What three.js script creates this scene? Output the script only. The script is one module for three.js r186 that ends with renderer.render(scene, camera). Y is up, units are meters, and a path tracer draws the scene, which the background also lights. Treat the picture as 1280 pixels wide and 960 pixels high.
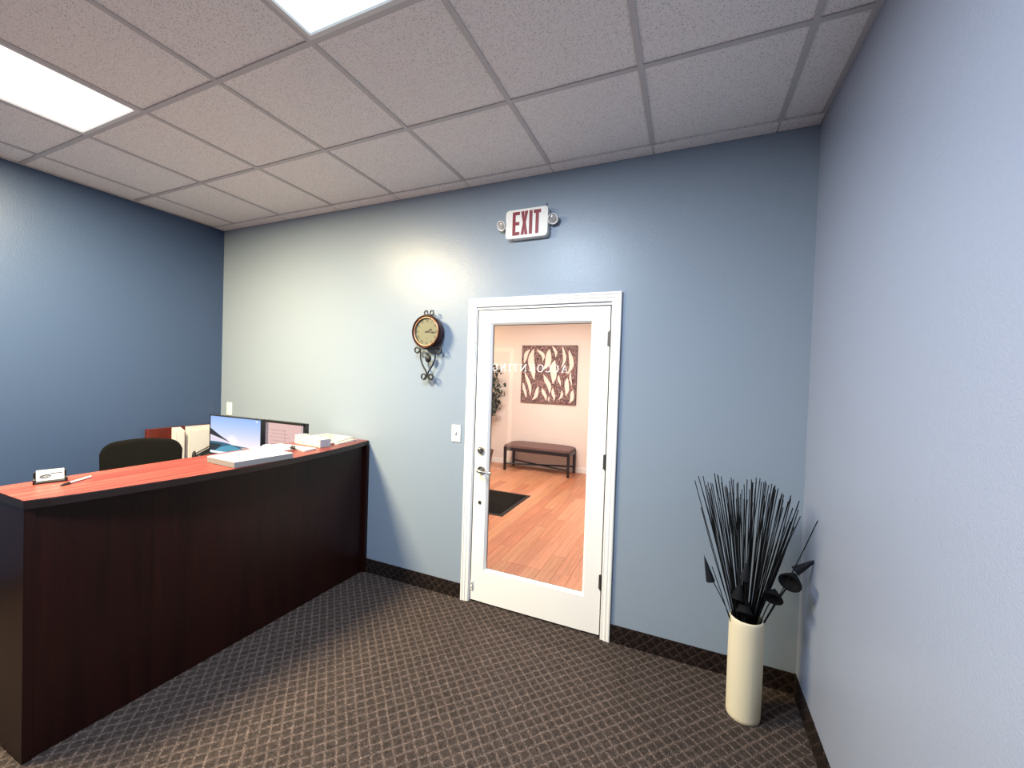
import * as THREE from 'three';
import { RoundedBoxGeometry } from 'three/addons/geometries/RoundedBoxGeometry.js';
import { TextGeometry } from 'three/addons/geometries/TextGeometry.js';
import { FontLoader } from 'three/addons/loaders/FontLoader.js';
import { RectAreaLightUniformsLib } from 'three/addons/lights/RectAreaLightUniformsLib.js';
import { mergeGeometries } from 'three/addons/utils/BufferGeometryUtils.js';

// ------------------------------------------------------------------ camera, lights, exposure
const scene = new THREE.Scene();
scene.background = new THREE.Color(0x000000);
const camera = new THREE.PerspectiveCamera(2 * Math.atan(480 / 505.46) * 180 / Math.PI, 1280 / 960, 0.05, 60);
camera.rotation.order = 'YXZ';
camera.position.set(3.0442, 1.5922, 2.4952);
camera.rotation.set(-0.0179, 0.41, 0.0326);
const renderer = new THREE.WebGLRenderer({ antialias: true });
renderer.toneMapping = THREE.LinearToneMapping;
renderer.toneMappingExposure = 1.22;
renderer.shadowMap.enabled = true;
RectAreaLightUniformsLib.init();

const H = 2.9184, XL = -1.1401, XR = 3.6109, ZB = 4.2, T = 0.6096, U0 = -0.2353, Z2 = 0.7018, Z3 = 0.0941;
function ceilingPanelLight(color, intensity, w, d, x, y, z) {
  const l = new THREE.RectAreaLight(color, intensity, w, d);
  l.position.set(x, y, z); l.lookAt(x, y - 1, z); l.name = 'troffer_lamp';
  scene.add(l); return l;
}
const zT = Z2 + 2 * T;                                   // middle of the two troffers in view
const WARM = new THREE.Color().setRGB(1.0, 0.81, 0.49), COOL = new THREE.Color().setRGB(0.72, 0.84, 1.0);
ceilingPanelLight(WARM, 134, 0.54, 1.15, U0 + T / 2, H - 0.004, zT);
ceilingPanelLight(COOL, 51, 0.54, 1.15, U0 + 3.5 * T, H - 0.004, zT);
ceilingPanelLight(new THREE.Color().setRGB(1.0, 0.90, 0.82), 59, 1.15, 0.54, 1.1, 2.73, -2.2);    // lobby
ceilingPanelLight(new THREE.Color().setRGB(1.0, 0.72, 0.44), 34, 0.54, 0.54, -1.2, 2.73, -3.4);   // lobby, warm lamp at the left

// ------------------------------------------------------------------ helpers
let seed = 7;
const rnd = () => { seed = (seed + 0x6d2b79f5) | 0; let t = Math.imul(seed ^ (seed >>> 15), 1 | seed); t = (t + Math.imul(t ^ (t >>> 7), 61 | t)) ^ t; return ((t ^ (t >>> 14)) >>> 0) / 4294967296; };
const rr = (a, b) => a + (b - a) * rnd();
const taken = {};
const numbered = (n) => { const k = taken[n] = (taken[n] ?? -1) + 1; return k ? `${n}_${String(k).padStart(3, '0')}` : n; };
const V = (x, y, z) => new THREE.Vector3(x, y, z);
function boxUV(g, s = 1) {                                // uv in metres, projected along the face's main axis
  if (g.index) g = g.toNonIndexed();
  const p = g.attributes.position, uv = new Float32Array(p.count * 2);
  g.computeVertexNormals();
  const n = new THREE.Vector3(), a = V(), b = V(), c = V();
  for (let i = 0; i < p.count; i += 3) {
    a.fromBufferAttribute(p, i); b.fromBufferAttribute(p, i + 1); c.fromBufferAttribute(p, i + 2);
    n.subVectors(b, a).cross(c.clone().sub(a));
    const x = Math.abs(n.x), y = Math.abs(n.y), z = Math.abs(n.z);
    for (let k = 0; k < 3; k++) {
      const X = p.getX(i + k), Y = p.getY(i + k), Z = p.getZ(i + k);
      const [u, v] = x >= y && x >= z ? [Z, Y] : y >= z ? [X, Z] : [X, Y];
      uv[(i + k) * 2] = u * s; uv[(i + k) * 2 + 1] = v * s;
    }
  }
  g.setAttribute('uv', new THREE.BufferAttribute(uv, 2));
  return g;
}
// box from corner to corner
function bx(x0, x1, y0, y1, z0, z1) {
  const g = new THREE.BoxGeometry(x1 - x0, y1 - y0, z1 - z0); g.translate((x0 + x1) / 2, (y0 + y1) / 2, (z0 + z1) / 2);
  return boxUV(g);
}
function rbx(x0, x1, y0, y1, z0, z1, r = 0.003, seg = 2) {
  const g = new RoundedBoxGeometry(x1 - x0, y1 - y0, z1 - z0, seg, r); g.translate((x0 + x1) / 2, (y0 + y1) / 2, (z0 + z1) / 2);
  return g;
}
const strip = (g) => { g = g.index ? g.toNonIndexed() : g; for (const k of Object.keys(g.attributes)) if (!['position', 'normal', 'uv'].includes(k)) g.deleteAttribute(k); return g; };
const merge = (...gs) => (gs = gs.flat(), gs.length === 1 ? gs[0] : mergeGeometries(gs.map(strip)));
function mesh(name, g, m, parent) {
  const o = new THREE.Mesh(g, m); o.castShadow = o.receiveShadow = true;
  if (parent) { o.name = name; parent.add(o); } else { o.name = numbered(name); scene.add(o); }
  return o;
}
const part = (name, g, m, parent) => mesh(name, Array.isArray(g) ? merge(g) : g, m, parent);
function thing(name, label, category, [x, y, z] = [0, 0, 0], turn = 0, group) {
  const o = new THREE.Group(); o.name = numbered(name); scene.add(o);
  o.position.set(x, y, z); o.rotation.y = turn; o.userData = { label, category };
  if (group) o.userData.group = group;
  return o;
}
function tag(o, label, category, group) { o.userData = { label, category }; if (group) o.userData.group = group; return o; }
function struct(name, label, category) { const o = new THREE.Group(); o.name = numbered(name); scene.add(o); o.userData = { kind: 'structure', label, category }; return o; }
function structMesh(name, g, m, label, category) { const o = mesh(name, Array.isArray(g) ? merge(g) : g, m); o.userData = { kind: 'structure', label, category }; return o; }
const tube = (pts, r, seg = 40, rad = 8, closed = false) => new THREE.TubeGeometry(new THREE.CatmullRomCurve3(pts, closed), seg, r, rad, closed);
function bar(a, b, r0, r1 = r0, rad = 10) {
  const d = b.clone().sub(a), g = new THREE.CylinderGeometry(r1, r0, d.length(), rad);
  g.applyQuaternion(new THREE.Quaternion().setFromUnitVectors(V(0, 1, 0), d.clone().normalize()));
  const c = a.clone().add(b).multiplyScalar(0.5); g.translate(c.x, c.y, c.z); return g;
}
function prism(pts, y0, y1, bevel = 0) {                    // outline in x,z raised from y0 to y1
  const s = new THREE.Shape(pts.map(([x, z]) => new THREE.Vector2(x, -z)));
  const g = new THREE.ExtrudeGeometry(s, { depth: y1 - y0 - 2 * bevel, bevelEnabled: bevel > 0, bevelThickness: bevel, bevelSize: bevel, bevelOffset: -bevel, bevelSegments: 2 });
  g.rotateX(-Math.PI / 2); g.translate(0, y0 + bevel, 0); return g;
}
// ------------------------------------------------------------------ textures
function noiseGrid(n, s) { const a = new Float32Array(n * n); let q = s; for (let i = 0; i < a.length; i++) { q = (Math.imul(q, 1664525) + 1013904223) | 0; a[i] = (q >>> 8) / 16777216; } return a; }
function valueNoise(n, s) {                                // tiling value noise on an n x n lattice, asked for in 0..1
  const a = noiseGrid(n, s);
  return (u, v) => {
    let x = (u - Math.floor(u)) * n, y = (v - Math.floor(v)) * n; const i = Math.floor(x) % n, j = Math.floor(y) % n; x -= Math.floor(x); y -= Math.floor(y);
    x = x * x * (3 - 2 * x); y = y * y * (3 - 2 * y);
    const i1 = (i + 1) % n, j1 = (j + 1) % n;
    return (a[j * n + i] * (1 - x) + a[j * n + i1] * x) * (1 - y) + (a[j1 * n + i] * (1 - x) + a[j1 * n + i1] * x) * y;
  };
}
function tex(w, h, f, srgb) {                              // f(u, v) -> [r, g, b] 0..1
  const d = new Uint8Array(w * h * 4);
  for (let y = 0; y < h; y++) for (let x = 0; x < w; x++) {
    const c = f((x + 0.5) / w, (y + 0.5) / h), o = (y * w + x) * 4;
    d[o] = Math.max(0, Math.min(255, c[0] * 255)); d[o + 1] = Math.max(0, Math.min(255, c[1] * 255)); d[o + 2] = Math.max(0, Math.min(255, c[2] * 255)); d[o + 3] = 255;
  }
  const t = new THREE.DataTexture(d, w, h); t.wrapS = t.wrapT = THREE.RepeatWrapping; t.magFilter = THREE.LinearFilter; t.minFilter = THREE.LinearMipmapLinearFilter;
  if (srgb) t.colorSpace = THREE.SRGBColorSpace; t.needsUpdate = true; return t;
}
const rep = (t, x, y = x, rot = 0) => { const c = t.clone(); c.repeat.set(x, y); c.rotation = rot; c.needsUpdate = true; return c; };
function canvasTex(w, h, draw) {
  const c = document.createElement('canvas'); c.width = w; c.height = h; draw(c.getContext('2d'), w, h);
  const t = new THREE.CanvasTexture(c); t.colorSpace = THREE.SRGBColorSpace; t.wrapS = t.wrapT = THREE.RepeatWrapping; return t;
}
const std = (o) => new THREE.MeshPhysicalMaterial(o);
const rgb = (r, g, b) => new THREE.Color().setRGB(r, g, b);

// paint: a faint roller stipple
const n64 = valueNoise(64, 11), n200 = valueNoise(200, 12), n8 = valueNoise(8, 13), n32 = valueNoise(32, 14), n128 = valueNoise(128, 15);
const stipple = rep(tex(512, 512, (u, v) => { const q = 0.55 * n200(u, v) + 0.45 * n128(v + 0.3, u); return [q, q, q]; }), 2.4);
const paint = (r, g, b, rough) => std({ color: rgb(r, g, b), roughness: rough, bumpMap: stipple, bumpScale: 0.0006 });
const M = {};
M.wall = paint(0.255, 0.313, 0.385, 0.31);
M.wallRight = paint(0.285, 0.322, 0.415, 0.31);
M.navy = paint(0.040, 0.070, 0.146, 0.38);
M.wall.specularIntensity = 0.75;
M.cream = paint(0.82, 0.725, 0.67, 0.6);
M.lobbyCeiling = std({ color: rgb(0.78, 0.76, 0.72), roughness: 0.9 });
M.trim = std({ color: rgb(0.86, 0.85, 0.82), roughness: 0.3 });
M.door = std({ color: rgb(0.86, 0.85, 0.82), roughness: 0.32 });
M.gap = std({ color: rgb(0.03, 0.03, 0.03), roughness: 0.9 });
M.glass = std({ color: rgb(0.98, 0.985, 0.98), roughness: 0, transmission: 1, thickness: 0, ior: 1.5 });
M.chrome = std({ color: rgb(0.55, 0.53, 0.5), metalness: 1, roughness: 0.22 });
M.steel = std({ color: rgb(0.14, 0.135, 0.13), metalness: 1, roughness: 0.4 });
M.blackPlastic = std({ color: rgb(0.012, 0.012, 0.013), roughness: 0.4 });
M.blackFabric = std({ color: rgb(0.005, 0.005, 0.005), roughness: 0.95, specularIntensity: 0.12 });
M.whitePlastic = std({ color: rgb(0.82, 0.81, 0.77), roughness: 0.35 });
M.paper = std({ color: rgb(0.56, 0.55, 0.53), roughness: 0.8 });
M.card = std({ color: rgb(0.50, 0.48, 0.44), roughness: 0.6 });
M.greyCard = std({ color: rgb(0.2, 0.19, 0.19), roughness: 0.6 });
M.iron = std({ color: rgb(0.008, 0.007, 0.007), roughness: 0.5 });
M.tee = std({ color: rgb(0.56, 0.53, 0.53), roughness: 0.5 });
M.frameWhite = std({ color: rgb(0.74, 0.73, 0.72), roughness: 0.35 });

// ceiling tile: mineral fibre with pin holes and short fissures
const tileTexture = (k) => canvasTex(768, 768, (c, w, h) => {
  let s = 91 + k * 1313; const r = () => { s = (Math.imul(s, 1103515245) + 12345) & 0x7fffffff; return s / 0x7fffffff; };
  c.fillStyle = 'rgb(246,241,239)'; c.fillRect(0, 0, w, h);
  for (let i = 0; i < 26000; i++) { const g = 212 + r() * 43; c.fillStyle = `rgba(${g},${g - 4},${g - 5},0.4)`; c.fillRect(r() * w, r() * h, 1 + r() * 3, 1 + r() * 3); }
  for (let i = 0; i < 5600; i++) { const g = 75 + r() * 90; c.fillStyle = `rgba(${g},${g - 5},${g - 4},0.8)`; const x = r() * w, y = r() * h; c.beginPath(); c.ellipse(x, y, 0.7 + r() * 1.9, 0.6 + r() * 1.0, r() * 3.14, 0, 6.3); c.fill(); }
});
M.tiles = [0, 1, 2].map((k) => std({ map: tileTexture(k), roughness: 0.95, specularIntensity: 0.2 }));

// carpet: a diagonal lattice of lighter loops round dark tufts
const CELLS = 16, CELL = 0.044;
const carpetCell = (u, v) => {
  const wob = (n32(u, v) - 0.5) * 0.1, x = u * CELLS + wob, y = v * CELLS + (n32(v + 0.37, u) - 0.5) * 0.1;
  const fx = Math.abs(x - Math.round(x)), fy = Math.abs(y - Math.round(y));
  const lx = Math.exp(-((fx / 0.13) ** 2)), ly = Math.exp(-((fy / 0.13) ** 2));
  return [lx, ly, Math.min(1, Math.max(lx, ly) + 0.35 * lx * ly)];
};
const fine = valueNoise(512, 31), fine2 = valueNoise(320, 32);
const carpetMap = tex(1024, 1024, (u, v) => {
  const [, , l] = carpetCell(u, v), f = fine(u, v), g = fine2(v, u), m = n64(u, v);
  const k = (0.55 + 0.9 * f * g + 0.25 * m);
  const q = 0.25 * k + l * (0.015 + 0.26 * f * g + 0.05 * f);
  return [q * 1.0, q * 0.875, q * 0.82];
}, true);
const carpetBump = tex(1024, 1024, (u, v) => { const [, , l] = carpetCell(u, v); const q = 0.6 * (1 - l) * (0.6 + 0.4 * fine(u, v)) + 0.4 * fine2(u, v); return [q, q, q]; });
const cr = 1 / (CELLS * CELL), carpetTurn = 0.74;
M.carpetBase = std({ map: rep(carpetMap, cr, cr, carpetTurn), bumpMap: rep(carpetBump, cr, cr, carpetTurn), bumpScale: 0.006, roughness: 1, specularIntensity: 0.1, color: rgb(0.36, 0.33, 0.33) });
M.carpet = std({ map: rep(carpetMap, cr, cr, carpetTurn), bumpMap: rep(carpetBump, cr, cr, carpetTurn), bumpScale: 0.006, roughness: 1, specularIntensity: 0.15, color: rgb(1, 1, 1) });

// wood: long streaks along v
function woodTex(s, base, dark, streak, contrast, w = 512, h = 512) {
  const a = valueNoise(96, s), b = valueNoise(24, s + 1), c = valueNoise(9, s + 2), d = valueNoise(200, s + 3);
  return tex(w, h, (u, v) => {
    const wv = u + 0.03 * (c(u, v) - 0.5);
    let q = 0.45 * a(wv, v * 0.06) + 0.3 * b(wv, v * 0.12 + 0.2) + 0.25 * c(wv, v * 0.3);
    q = (q - 0.5) * contrast + 0.5 + streak * (d(u, v * 0.1) - 0.5);
    q = Math.max(0, Math.min(1, q));
    return [0, 1, 2].map((i) => dark[i] + (base[i] - dark[i]) * q);
  }, true);
}
const mahogany = woodTex(41, [0.16, 0.056, 0.042], [0.095, 0.028, 0.02], 0.25, 1.2);
M.mahogany = std({ map: rep(mahogany, 1.4, 0.6), roughness: 0.36, specularIntensity: 0.6 });
M.mahoganyEdge = std({ map: rep(mahogany, 0.6, 1.4, Math.PI / 2), roughness: 0.4 });
M.redTop = std({ map: rep(woodTex(51, [0.59, 0.28, 0.23], [0.37, 0.15, 0.12], 0.45, 2.2), 2.2, 0.5, Math.PI / 2 * 0), roughness: 0.36 });
M.redPanel = std({ map: rep(woodTex(56, [0.40, 0.14, 0.10], [0.27, 0.08, 0.055], 0.3, 1.5), 1.6, 0.6), roughness: 0.4 });

// ------------------------------------------------------------------ the office shell
const WT = 0.115, DX0 = 1.672, DX1 = 2.618, DY = 2.062;      // rough door opening
structMesh('floor', [bx(XL - 0.1, XR + 0.1, -0.1, 0, -WT / 2, ZB + 0.1)], M.carpet, 'dark brown carpet with a small diagonal lattice pattern', 'floor');
const wallBack = struct('wall_back', 'blue grey painted wall with the glazed door, the clock and the exit sign', 'wall');
part('wall_surface', [bx(XL - 0.1, DX0, 0, H + 0.3, -WT, 0), bx(DX1, XR + 0.1, 0, H + 0.3, -WT, 0), bx(DX0, DX1, DY, H + 0.3, -WT, 0)], M.wall, wallBack);
structMesh('wall_left', bx(XL - 0.1, XL, 0, H + 0.3, 0, ZB), M.navy, 'dark navy blue accent wall behind the reception desk', 'wall');
structMesh('wall_right', bx(XR, XR + 0.1, 0, H + 0.3, 0, ZB), M.wallRight, 'pale blue grey wall at the right beside the vase', 'wall');
const wallRear = struct('wall_rear', 'dark navy wall behind the viewer with an open doorway', 'wall');
const RD0 = -0.85, RD1 = 0.06, RDH = 2.05;
part('wall_surface', [bx(XL - 0.1, RD0, 0, H + 0.3, ZB, ZB + 0.1), bx(RD1, XR + 0.1, 0, H + 0.3, ZB, ZB + 0.1), bx(RD0, RD1, RDH, H + 0.3, ZB, ZB + 0.1)], M.navy, wallRear);
part('door_casing', [rbx(RD0 - 0.07, RD0, 0, RDH + 0.07, ZB - 0.018, ZB), rbx(RD1, RD1 + 0.07, 0, RDH + 0.07, ZB - 0.018, ZB), rbx(RD0, RD1, RDH, RDH + 0.07, ZB - 0.018, ZB)], M.trim, wallRear);
part('door_panel', bx(RD0, RD1, 0.005, RDH, ZB + 0.05, ZB + 0.09), M.navy, wallRear);

// carpet cove base
const BH = 0.1065, BT = 0.009;
const baseG = (x0, x1, z0, z1) => { const g = bx(x0, x1, 0, BH, z0, z1); return g; };
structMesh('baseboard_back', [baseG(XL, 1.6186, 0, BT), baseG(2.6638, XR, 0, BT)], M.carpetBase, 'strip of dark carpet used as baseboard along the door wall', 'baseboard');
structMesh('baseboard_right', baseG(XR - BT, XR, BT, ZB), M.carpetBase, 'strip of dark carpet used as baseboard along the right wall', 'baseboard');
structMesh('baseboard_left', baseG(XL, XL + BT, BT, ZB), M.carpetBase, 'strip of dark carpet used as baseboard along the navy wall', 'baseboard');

// ceiling: tiles in a tee grid
const ceiling = struct('ceiling', 'suspended ceiling of speckled square tiles in a pale metal grid', 'ceiling');
const xs = [XL]; for (let i = -1; i <= 6; i++) xs.push(U0 + i * T); xs.push(XR);
const zs = [0, Z3]; for (let k = 0; Z2 + k * T < ZB; k++) zs.push(Z2 + k * T); zs.push(ZB);
const isLight = (i, j) => (j === 3 || j === 4) && (i === 2 || i === 5);   // columns U0.. and U0 + 3T.., the two cells from z = Z2 + T
const tileGeo = new Map();
for (let i = 0; i + 1 < xs.length; i++) for (let j = 0; j + 1 < zs.length; j++) {
  if (isLight(i, j)) continue;
  const w = xs[i + 1] - xs[i] - 0.01, d = zs[j + 1] - zs[j] - (j < 1 ? 0.004 : 0.01), key = w.toFixed(3) + d.toFixed(3);
  if (!tileGeo.has(key)) tileGeo.set(key, boxUV(new THREE.BoxGeometry(w, 0.016, d), 1 / T));
  const o = part('ceiling_tile', tileGeo.get(key), M.tiles[(i * 2 + j * 5 + (i * j) % 3) % 3], ceiling);
  o.position.set((xs[i] + xs[i + 1]) / 2, H + 0.005 + 0.008, (zs[j] + zs[j + 1]) / 2);
  if (j === 0) o.position.y = H - 0.004 + 0.008;
}
for (let i = 1; i + 1 < xs.length; i++) part('ceiling_tee', bx(xs[i] - 0.012, xs[i] + 0.012, H - 0.001, H + 0.004, Z3 * 0 + 0.001, ZB), M.tee, ceiling).position.y = 0;
for (let j = 2; j + 1 < zs.length; j++) for (let i = 0; i + 1 < xs.length; i++) {
  if (j === 4 && isLight(i, 3)) continue;
  part('ceiling_tee', bx(xs[i] + (i ? 0.012 : 0), xs[i + 1] - (i + 2 < xs.length ? 0.012 : 0), H - 0.0005, H + 0.004, zs[j] - 0.012, zs[j] + 0.012), M.tee, ceiling);
}
part('wall_angle', [bx(XR - 0.022, XR, H - 0.002, H + 0.003, 0, ZB), bx(XL, XL + 0.022, H - 0.002, H + 0.003, 0, ZB)], M.tee, ceiling);
part('ceiling_slab', bx(XL - 0.1, XR + 0.1, H + 0.2, H + 0.3, -WT, ZB + 0.1), M.lobbyCeiling, ceiling);

// recessed troffers
function troffer(i, label, glow) {
  const x0 = U0 + i * T, cx = x0 + T / 2;
  const t = thing('ceiling_light', label, 'light', [cx, H, zT]);
  const hw = T / 2 - 0.012, hd = T - 0.012, lw = 0.275, ld = 0.58;
  part('frame', [bx(-hw, -lw, -0.003, 0.03, -hd, hd), bx(lw, hw, -0.003, 0.03, -hd, hd), bx(-lw, lw, -0.003, 0.03, -hd, -ld), bx(-lw, lw, -0.003, 0.03, ld, hd)], M.frameWhite, t);
  part('housing', bx(-hw, hw, 0.03, 0.1, -hd, hd), M.frameWhite, t);
  part('diffuser', bx(-lw, lw, 0.008, 0.014, -ld, ld), std({ color: rgb(0.8, 0.8, 0.8), roughness: 0.4, emissive: glow, emissiveIntensity: 1 }), t);
  return t;
}
troffer(0, 'glowing warm white ceiling panel above the reception desk', rgb(1.35, 1.25, 1.15));
troffer(3, 'cool white ceiling panel at the top edge, right of the warm one', rgb(0.78, 0.92, 1.0));

// ------------------------------------------------------------------ the glazed door
const casing = struct('trim_1', 'white moulded casing round the glazed door', 'door casing');
function casingProfile(len) {                               // moulded board: runs up y, 65 mm wide, steps towards the room
  const pr = [[0, 0], [0, 0.017], [0.006, 0.019], [0.014, 0.019], [0.017, 0.0155], [0.024, 0.0145], [0.03, 0.0165], [0.036, 0.0165], [0.04, 0.013], [0.052, 0.011], [0.058, 0.0125], [0.064, 0.0115], [0.066, 0.008], [0.066, 0]];
  const s = new THREE.Shape(pr.map(([a, b]) => new THREE.Vector2(a * 0.88, b)));
  const g = new THREE.ExtrudeGeometry(s, { depth: len, bevelEnabled: false });
  return g;
}
{
  const hgt = 2.1258, W = 0.066;
  const cut = (g, f) => { const p = g.attributes.position; for (let i = 0; i < p.count; i++) f(p, i); g.computeVertexNormals(); return g; };
  // x = across from the outer edge, y = out of the wall, z = along; mitred at the head
  const side = (sx, x) => {
    const g = casingProfile(1);
    cut(g, (p, i) => { const a = p.getX(i), b = p.getY(i), l = p.getZ(i); p.setXYZ(i, x + sx * a, l > 0.5 ? hgt - a : 0, b); });
    if (sx < 0) { const idx = g.attributes.position; for (let i = 0; i < idx.count; i += 3) { const t = [idx.getX(i), idx.getY(i), idx.getZ(i)]; idx.setXYZ(i, idx.getX(i + 1), idx.getY(i + 1), idx.getZ(i + 1)); idx.setXYZ(i + 1, ...t); } g.computeVertexNormals(); }
    return g;
  };
  part('casing_board', side(1, 1.6186), M.trim, casing);
  part('casing_board', side(-1, 2.6638), M.trim, casing);
  const g = casingProfile(1);
  cut(g, (p, i) => { const a = p.getX(i), b = p.getY(i), l = p.getZ(i); p.setXYZ(i, l > 0.5 ? 2.6638 - a : 1.6186 + a, hgt - a, b); });
  part('casing_board', g, M.trim, casing);
  part('jamb', [bx(1.672, 1.683, 0, 2.05, -WT, 0.001), bx(2.605, 2.618, 0, 2.05, -WT, 0.001), bx(1.672, 2.618, 2.05, 2.062, -WT, 0.001)], M.trim, casing);
  part('door_stop', [bx(1.683, 1.70, 0, 2.05, -WT, -0.052), bx(2.588, 2.605, 0, 2.05, -WT, -0.052), bx(1.70, 2.588, 2.036, 2.05, -WT, -0.052)], M.trim, casing);
  // lobby side casing
  part('casing_board', [bx(1.61, 1.68, 0, 2.13, -WT - 0.015, -WT), bx(2.61, 2.68, 0, 2.13, -WT - 0.015, -WT), bx(1.68, 2.61, 2.055, 2.13, -WT - 0.015, -WT)], M.trim, casing);
  part('threshold', bx(1.672, 2.618, 0, 0.008, -WT, -0.03), M.steel, casing);
}
const door = struct('door_1', 'white door with one tall glass pane and a chrome lever', 'door');
const dl = 1.690, dr = 2.5975, dz0 = -0.045, dz1 = -0.002, db = 0.014, dt = 2.044;
const gl = 1.786, gr = 2.493, gb = 0.232, gt = 1.957;
part('stile', rbx(dl, gl, db, dt, dz0, dz1, 0.002), M.door, door);
part('stile', rbx(gr, dr, db, dt, dz0, dz1, 0.002), M.door, door);
part('rail', bx(gl - 0.002, gr + 0.002, gt, dt, dz0, dz1), M.door, door);
part('rail', bx(gl - 0.002, gr + 0.002, db, gb, dz0, dz1), M.door, door);
{ // sloping sticking round the glass
  const bead = (ax, ay, bx_, by, ix, iy) => {
    const pr = (x, y, z) => [x, y, z], zf = dz1 - 0.001, zi = dz1 - 0.014;
    const A = pr(ax, ay, zf), B = pr(bx_, by, zf), s = 0.012;
    const C = pr(bx_ + ix[1] * s, by + iy[1] * s, zi), D = pr(ax + ix[0] * s, ay + iy[0] * s, zi);
    const A2 = [A[0], A[1], zi - 0.012], B2 = [B[0], B[1], zi - 0.012], C2 = [C[0], C[1], zi - 0.012], D2 = [D[0], D[1], zi - 0.012];
    const q = []; const quad = (a, b, c, d) => q.push(...a, ...b, ...c, ...a, ...c, ...d);
    quad(A, B, C, D); quad(D, C, C2, D2); quad(A2, B2, B, A); quad(D2, C2, B2, A2);
    const g = new THREE.BufferGeometry(); g.setAttribute('position', new THREE.Float32BufferAttribute(q, 3)); return boxUV(g);
  };
  const mat = M.door.clone(); mat.side = THREE.DoubleSide;
  part('glazing_bead', bead(gl, gb, gr, gb, [1, -1], [1, 1]), mat, door);
  part('glazing_bead', bead(gr, gb, gr, gt, [-1, -1], [1, -1]), mat, door);
  part('glazing_bead', bead(gr, gt, gl, gt, [-1, 1], [-1, -1]), mat, door);
  part('glazing_bead', bead(gl, gt, gl, gb, [1, 1], [-1, 1]), mat, door);
}
part('gasket', [bx(gl, gl + 0.015, gb, gt, -0.031, -0.0275), bx(gr - 0.015, gr, gb, gt, -0.031, -0.0275), bx(gl, gr, gt - 0.015, gt, -0.031, -0.0275), bx(gl, gr, gb, gb + 0.0135, -0.031, -0.0275)], M.gap, door);
part('gap_shade_strip', [bx(1.6832, 1.6898, db, 2.045, -0.03, -0.006), bx(2.598, 2.6048, db, 2.045, -0.03, -0.006), bx(1.6832, 2.6048, 2.0445, 2.0498, -0.03, -0.006)], M.gap, door);  // dark strips filling the gap round the door, standing in for its shade
part('glass_pane', bx(gl, gr, gb, gt, -0.0262, -0.0258).scale(1, 1, 1), M.glass, door).userData.label = 'clear glass pane';
{ // white vinyl lettering on the far face, read from the lobby
  const font = await new FontLoader().loadAsync('fonts/droid/droid_serif_regular.typeface.json');
  const word = 'ACCOUNTING', gs = []; let x = 0;
  for (const ch of word) {
    const g = new TextGeometry(ch, { font, size: 0.049, depth: 0.0008, curveSegments: 4, bevelEnabled: false }); g.computeBoundingBox();
    const wd = g.boundingBox.max.x; g.translate(x, 0, 0); gs.push(g); x += wd + 0.0125;
  }
  const g = merge(gs); g.rotateY(Math.PI); g.translate(2.338, 1.630, -0.0264);
  const o = part('window_lettering', g, std({ color: rgb(0.92, 0.92, 0.92), roughness: 0.6 }), door); o.userData.label = 'white lettering reading ACCOUNTING from the lobby side';
}
{ // hardware
  const disc = (x, y, r, d, z = dz1) => { const g = new THREE.CylinderGeometry(r * 0.82, r, d, 28); g.rotateX(Math.PI / 2); g.translate(x, y, z + d / 2); return g; };
  const dead = part('deadbolt', disc(1.743, 1.073, 0.029, 0.014), M.chrome, door); dead.userData.label = 'round chrome deadbolt';
  part('thumb_turn', rbx(1.737, 1.749, 1.055, 1.091, dz1 + 0.013, dz1 + 0.032, 0.004), M.chrome, dead);
  const lev = part('lever_handle', [disc(1.748, 0.937, 0.031, 0.013), bar(V(1.748, 0.937, dz1 + 0.01), V(1.748, 0.937, dz1 + 0.055), 0.0095, 0.0095, 14)], M.chrome, door); lev.userData.label = 'chrome lever handle';
  part('grip', tube([V(1.742, 0.937, dz1 + 0.053), V(1.765, 0.937, dz1 + 0.058), V(1.80, 0.935, dz1 + 0.056), V(1.845, 0.931, dz1 + 0.05)], 0.0085, 24, 10), M.chrome, lev);
  part('lock_cylinder', [disc(1.743, 0.708, 0.013, 0.006)], M.steel, door);
  for (const y of [1.842, 1.088, 0.346]) {
    const h = part('hinge', [bar(V(2.600, y - 0.047, 0.006), V(2.600, y + 0.047, 0.006), 0.0075, 0.0075, 12), bar(V(2.600, y + 0.047, 0.006), V(2.600, y + 0.053, 0.006), 0.005, 0.003, 10), bx(2.585, 2.600, y - 0.044, y + 0.044, dz1, dz1 + 0.0016)], M.steel, door); h.userData.label = 'steel hinge barrel';
  }
  const c = part('strike_plate', rbx(1.6915, 1.712, 0.085, 0.15, dz1, dz1 + 0.008, 0.002), M.whitePlastic, door); c.userData.label = 'small white contact plate low on the door';
  part('slot', [bx(1.7075, 1.7105, 0.09, 0.138, dz1 + 0.0078, dz1 + 0.0088), bx(1.698, 1.704, 0.128, 0.136, dz1 + 0.0078, dz1 + 0.0088), bx(1.698, 1.704, 0.098, 0.105, dz1 + 0.0078, dz1 + 0.0088)], M.gap, c);
}

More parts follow.
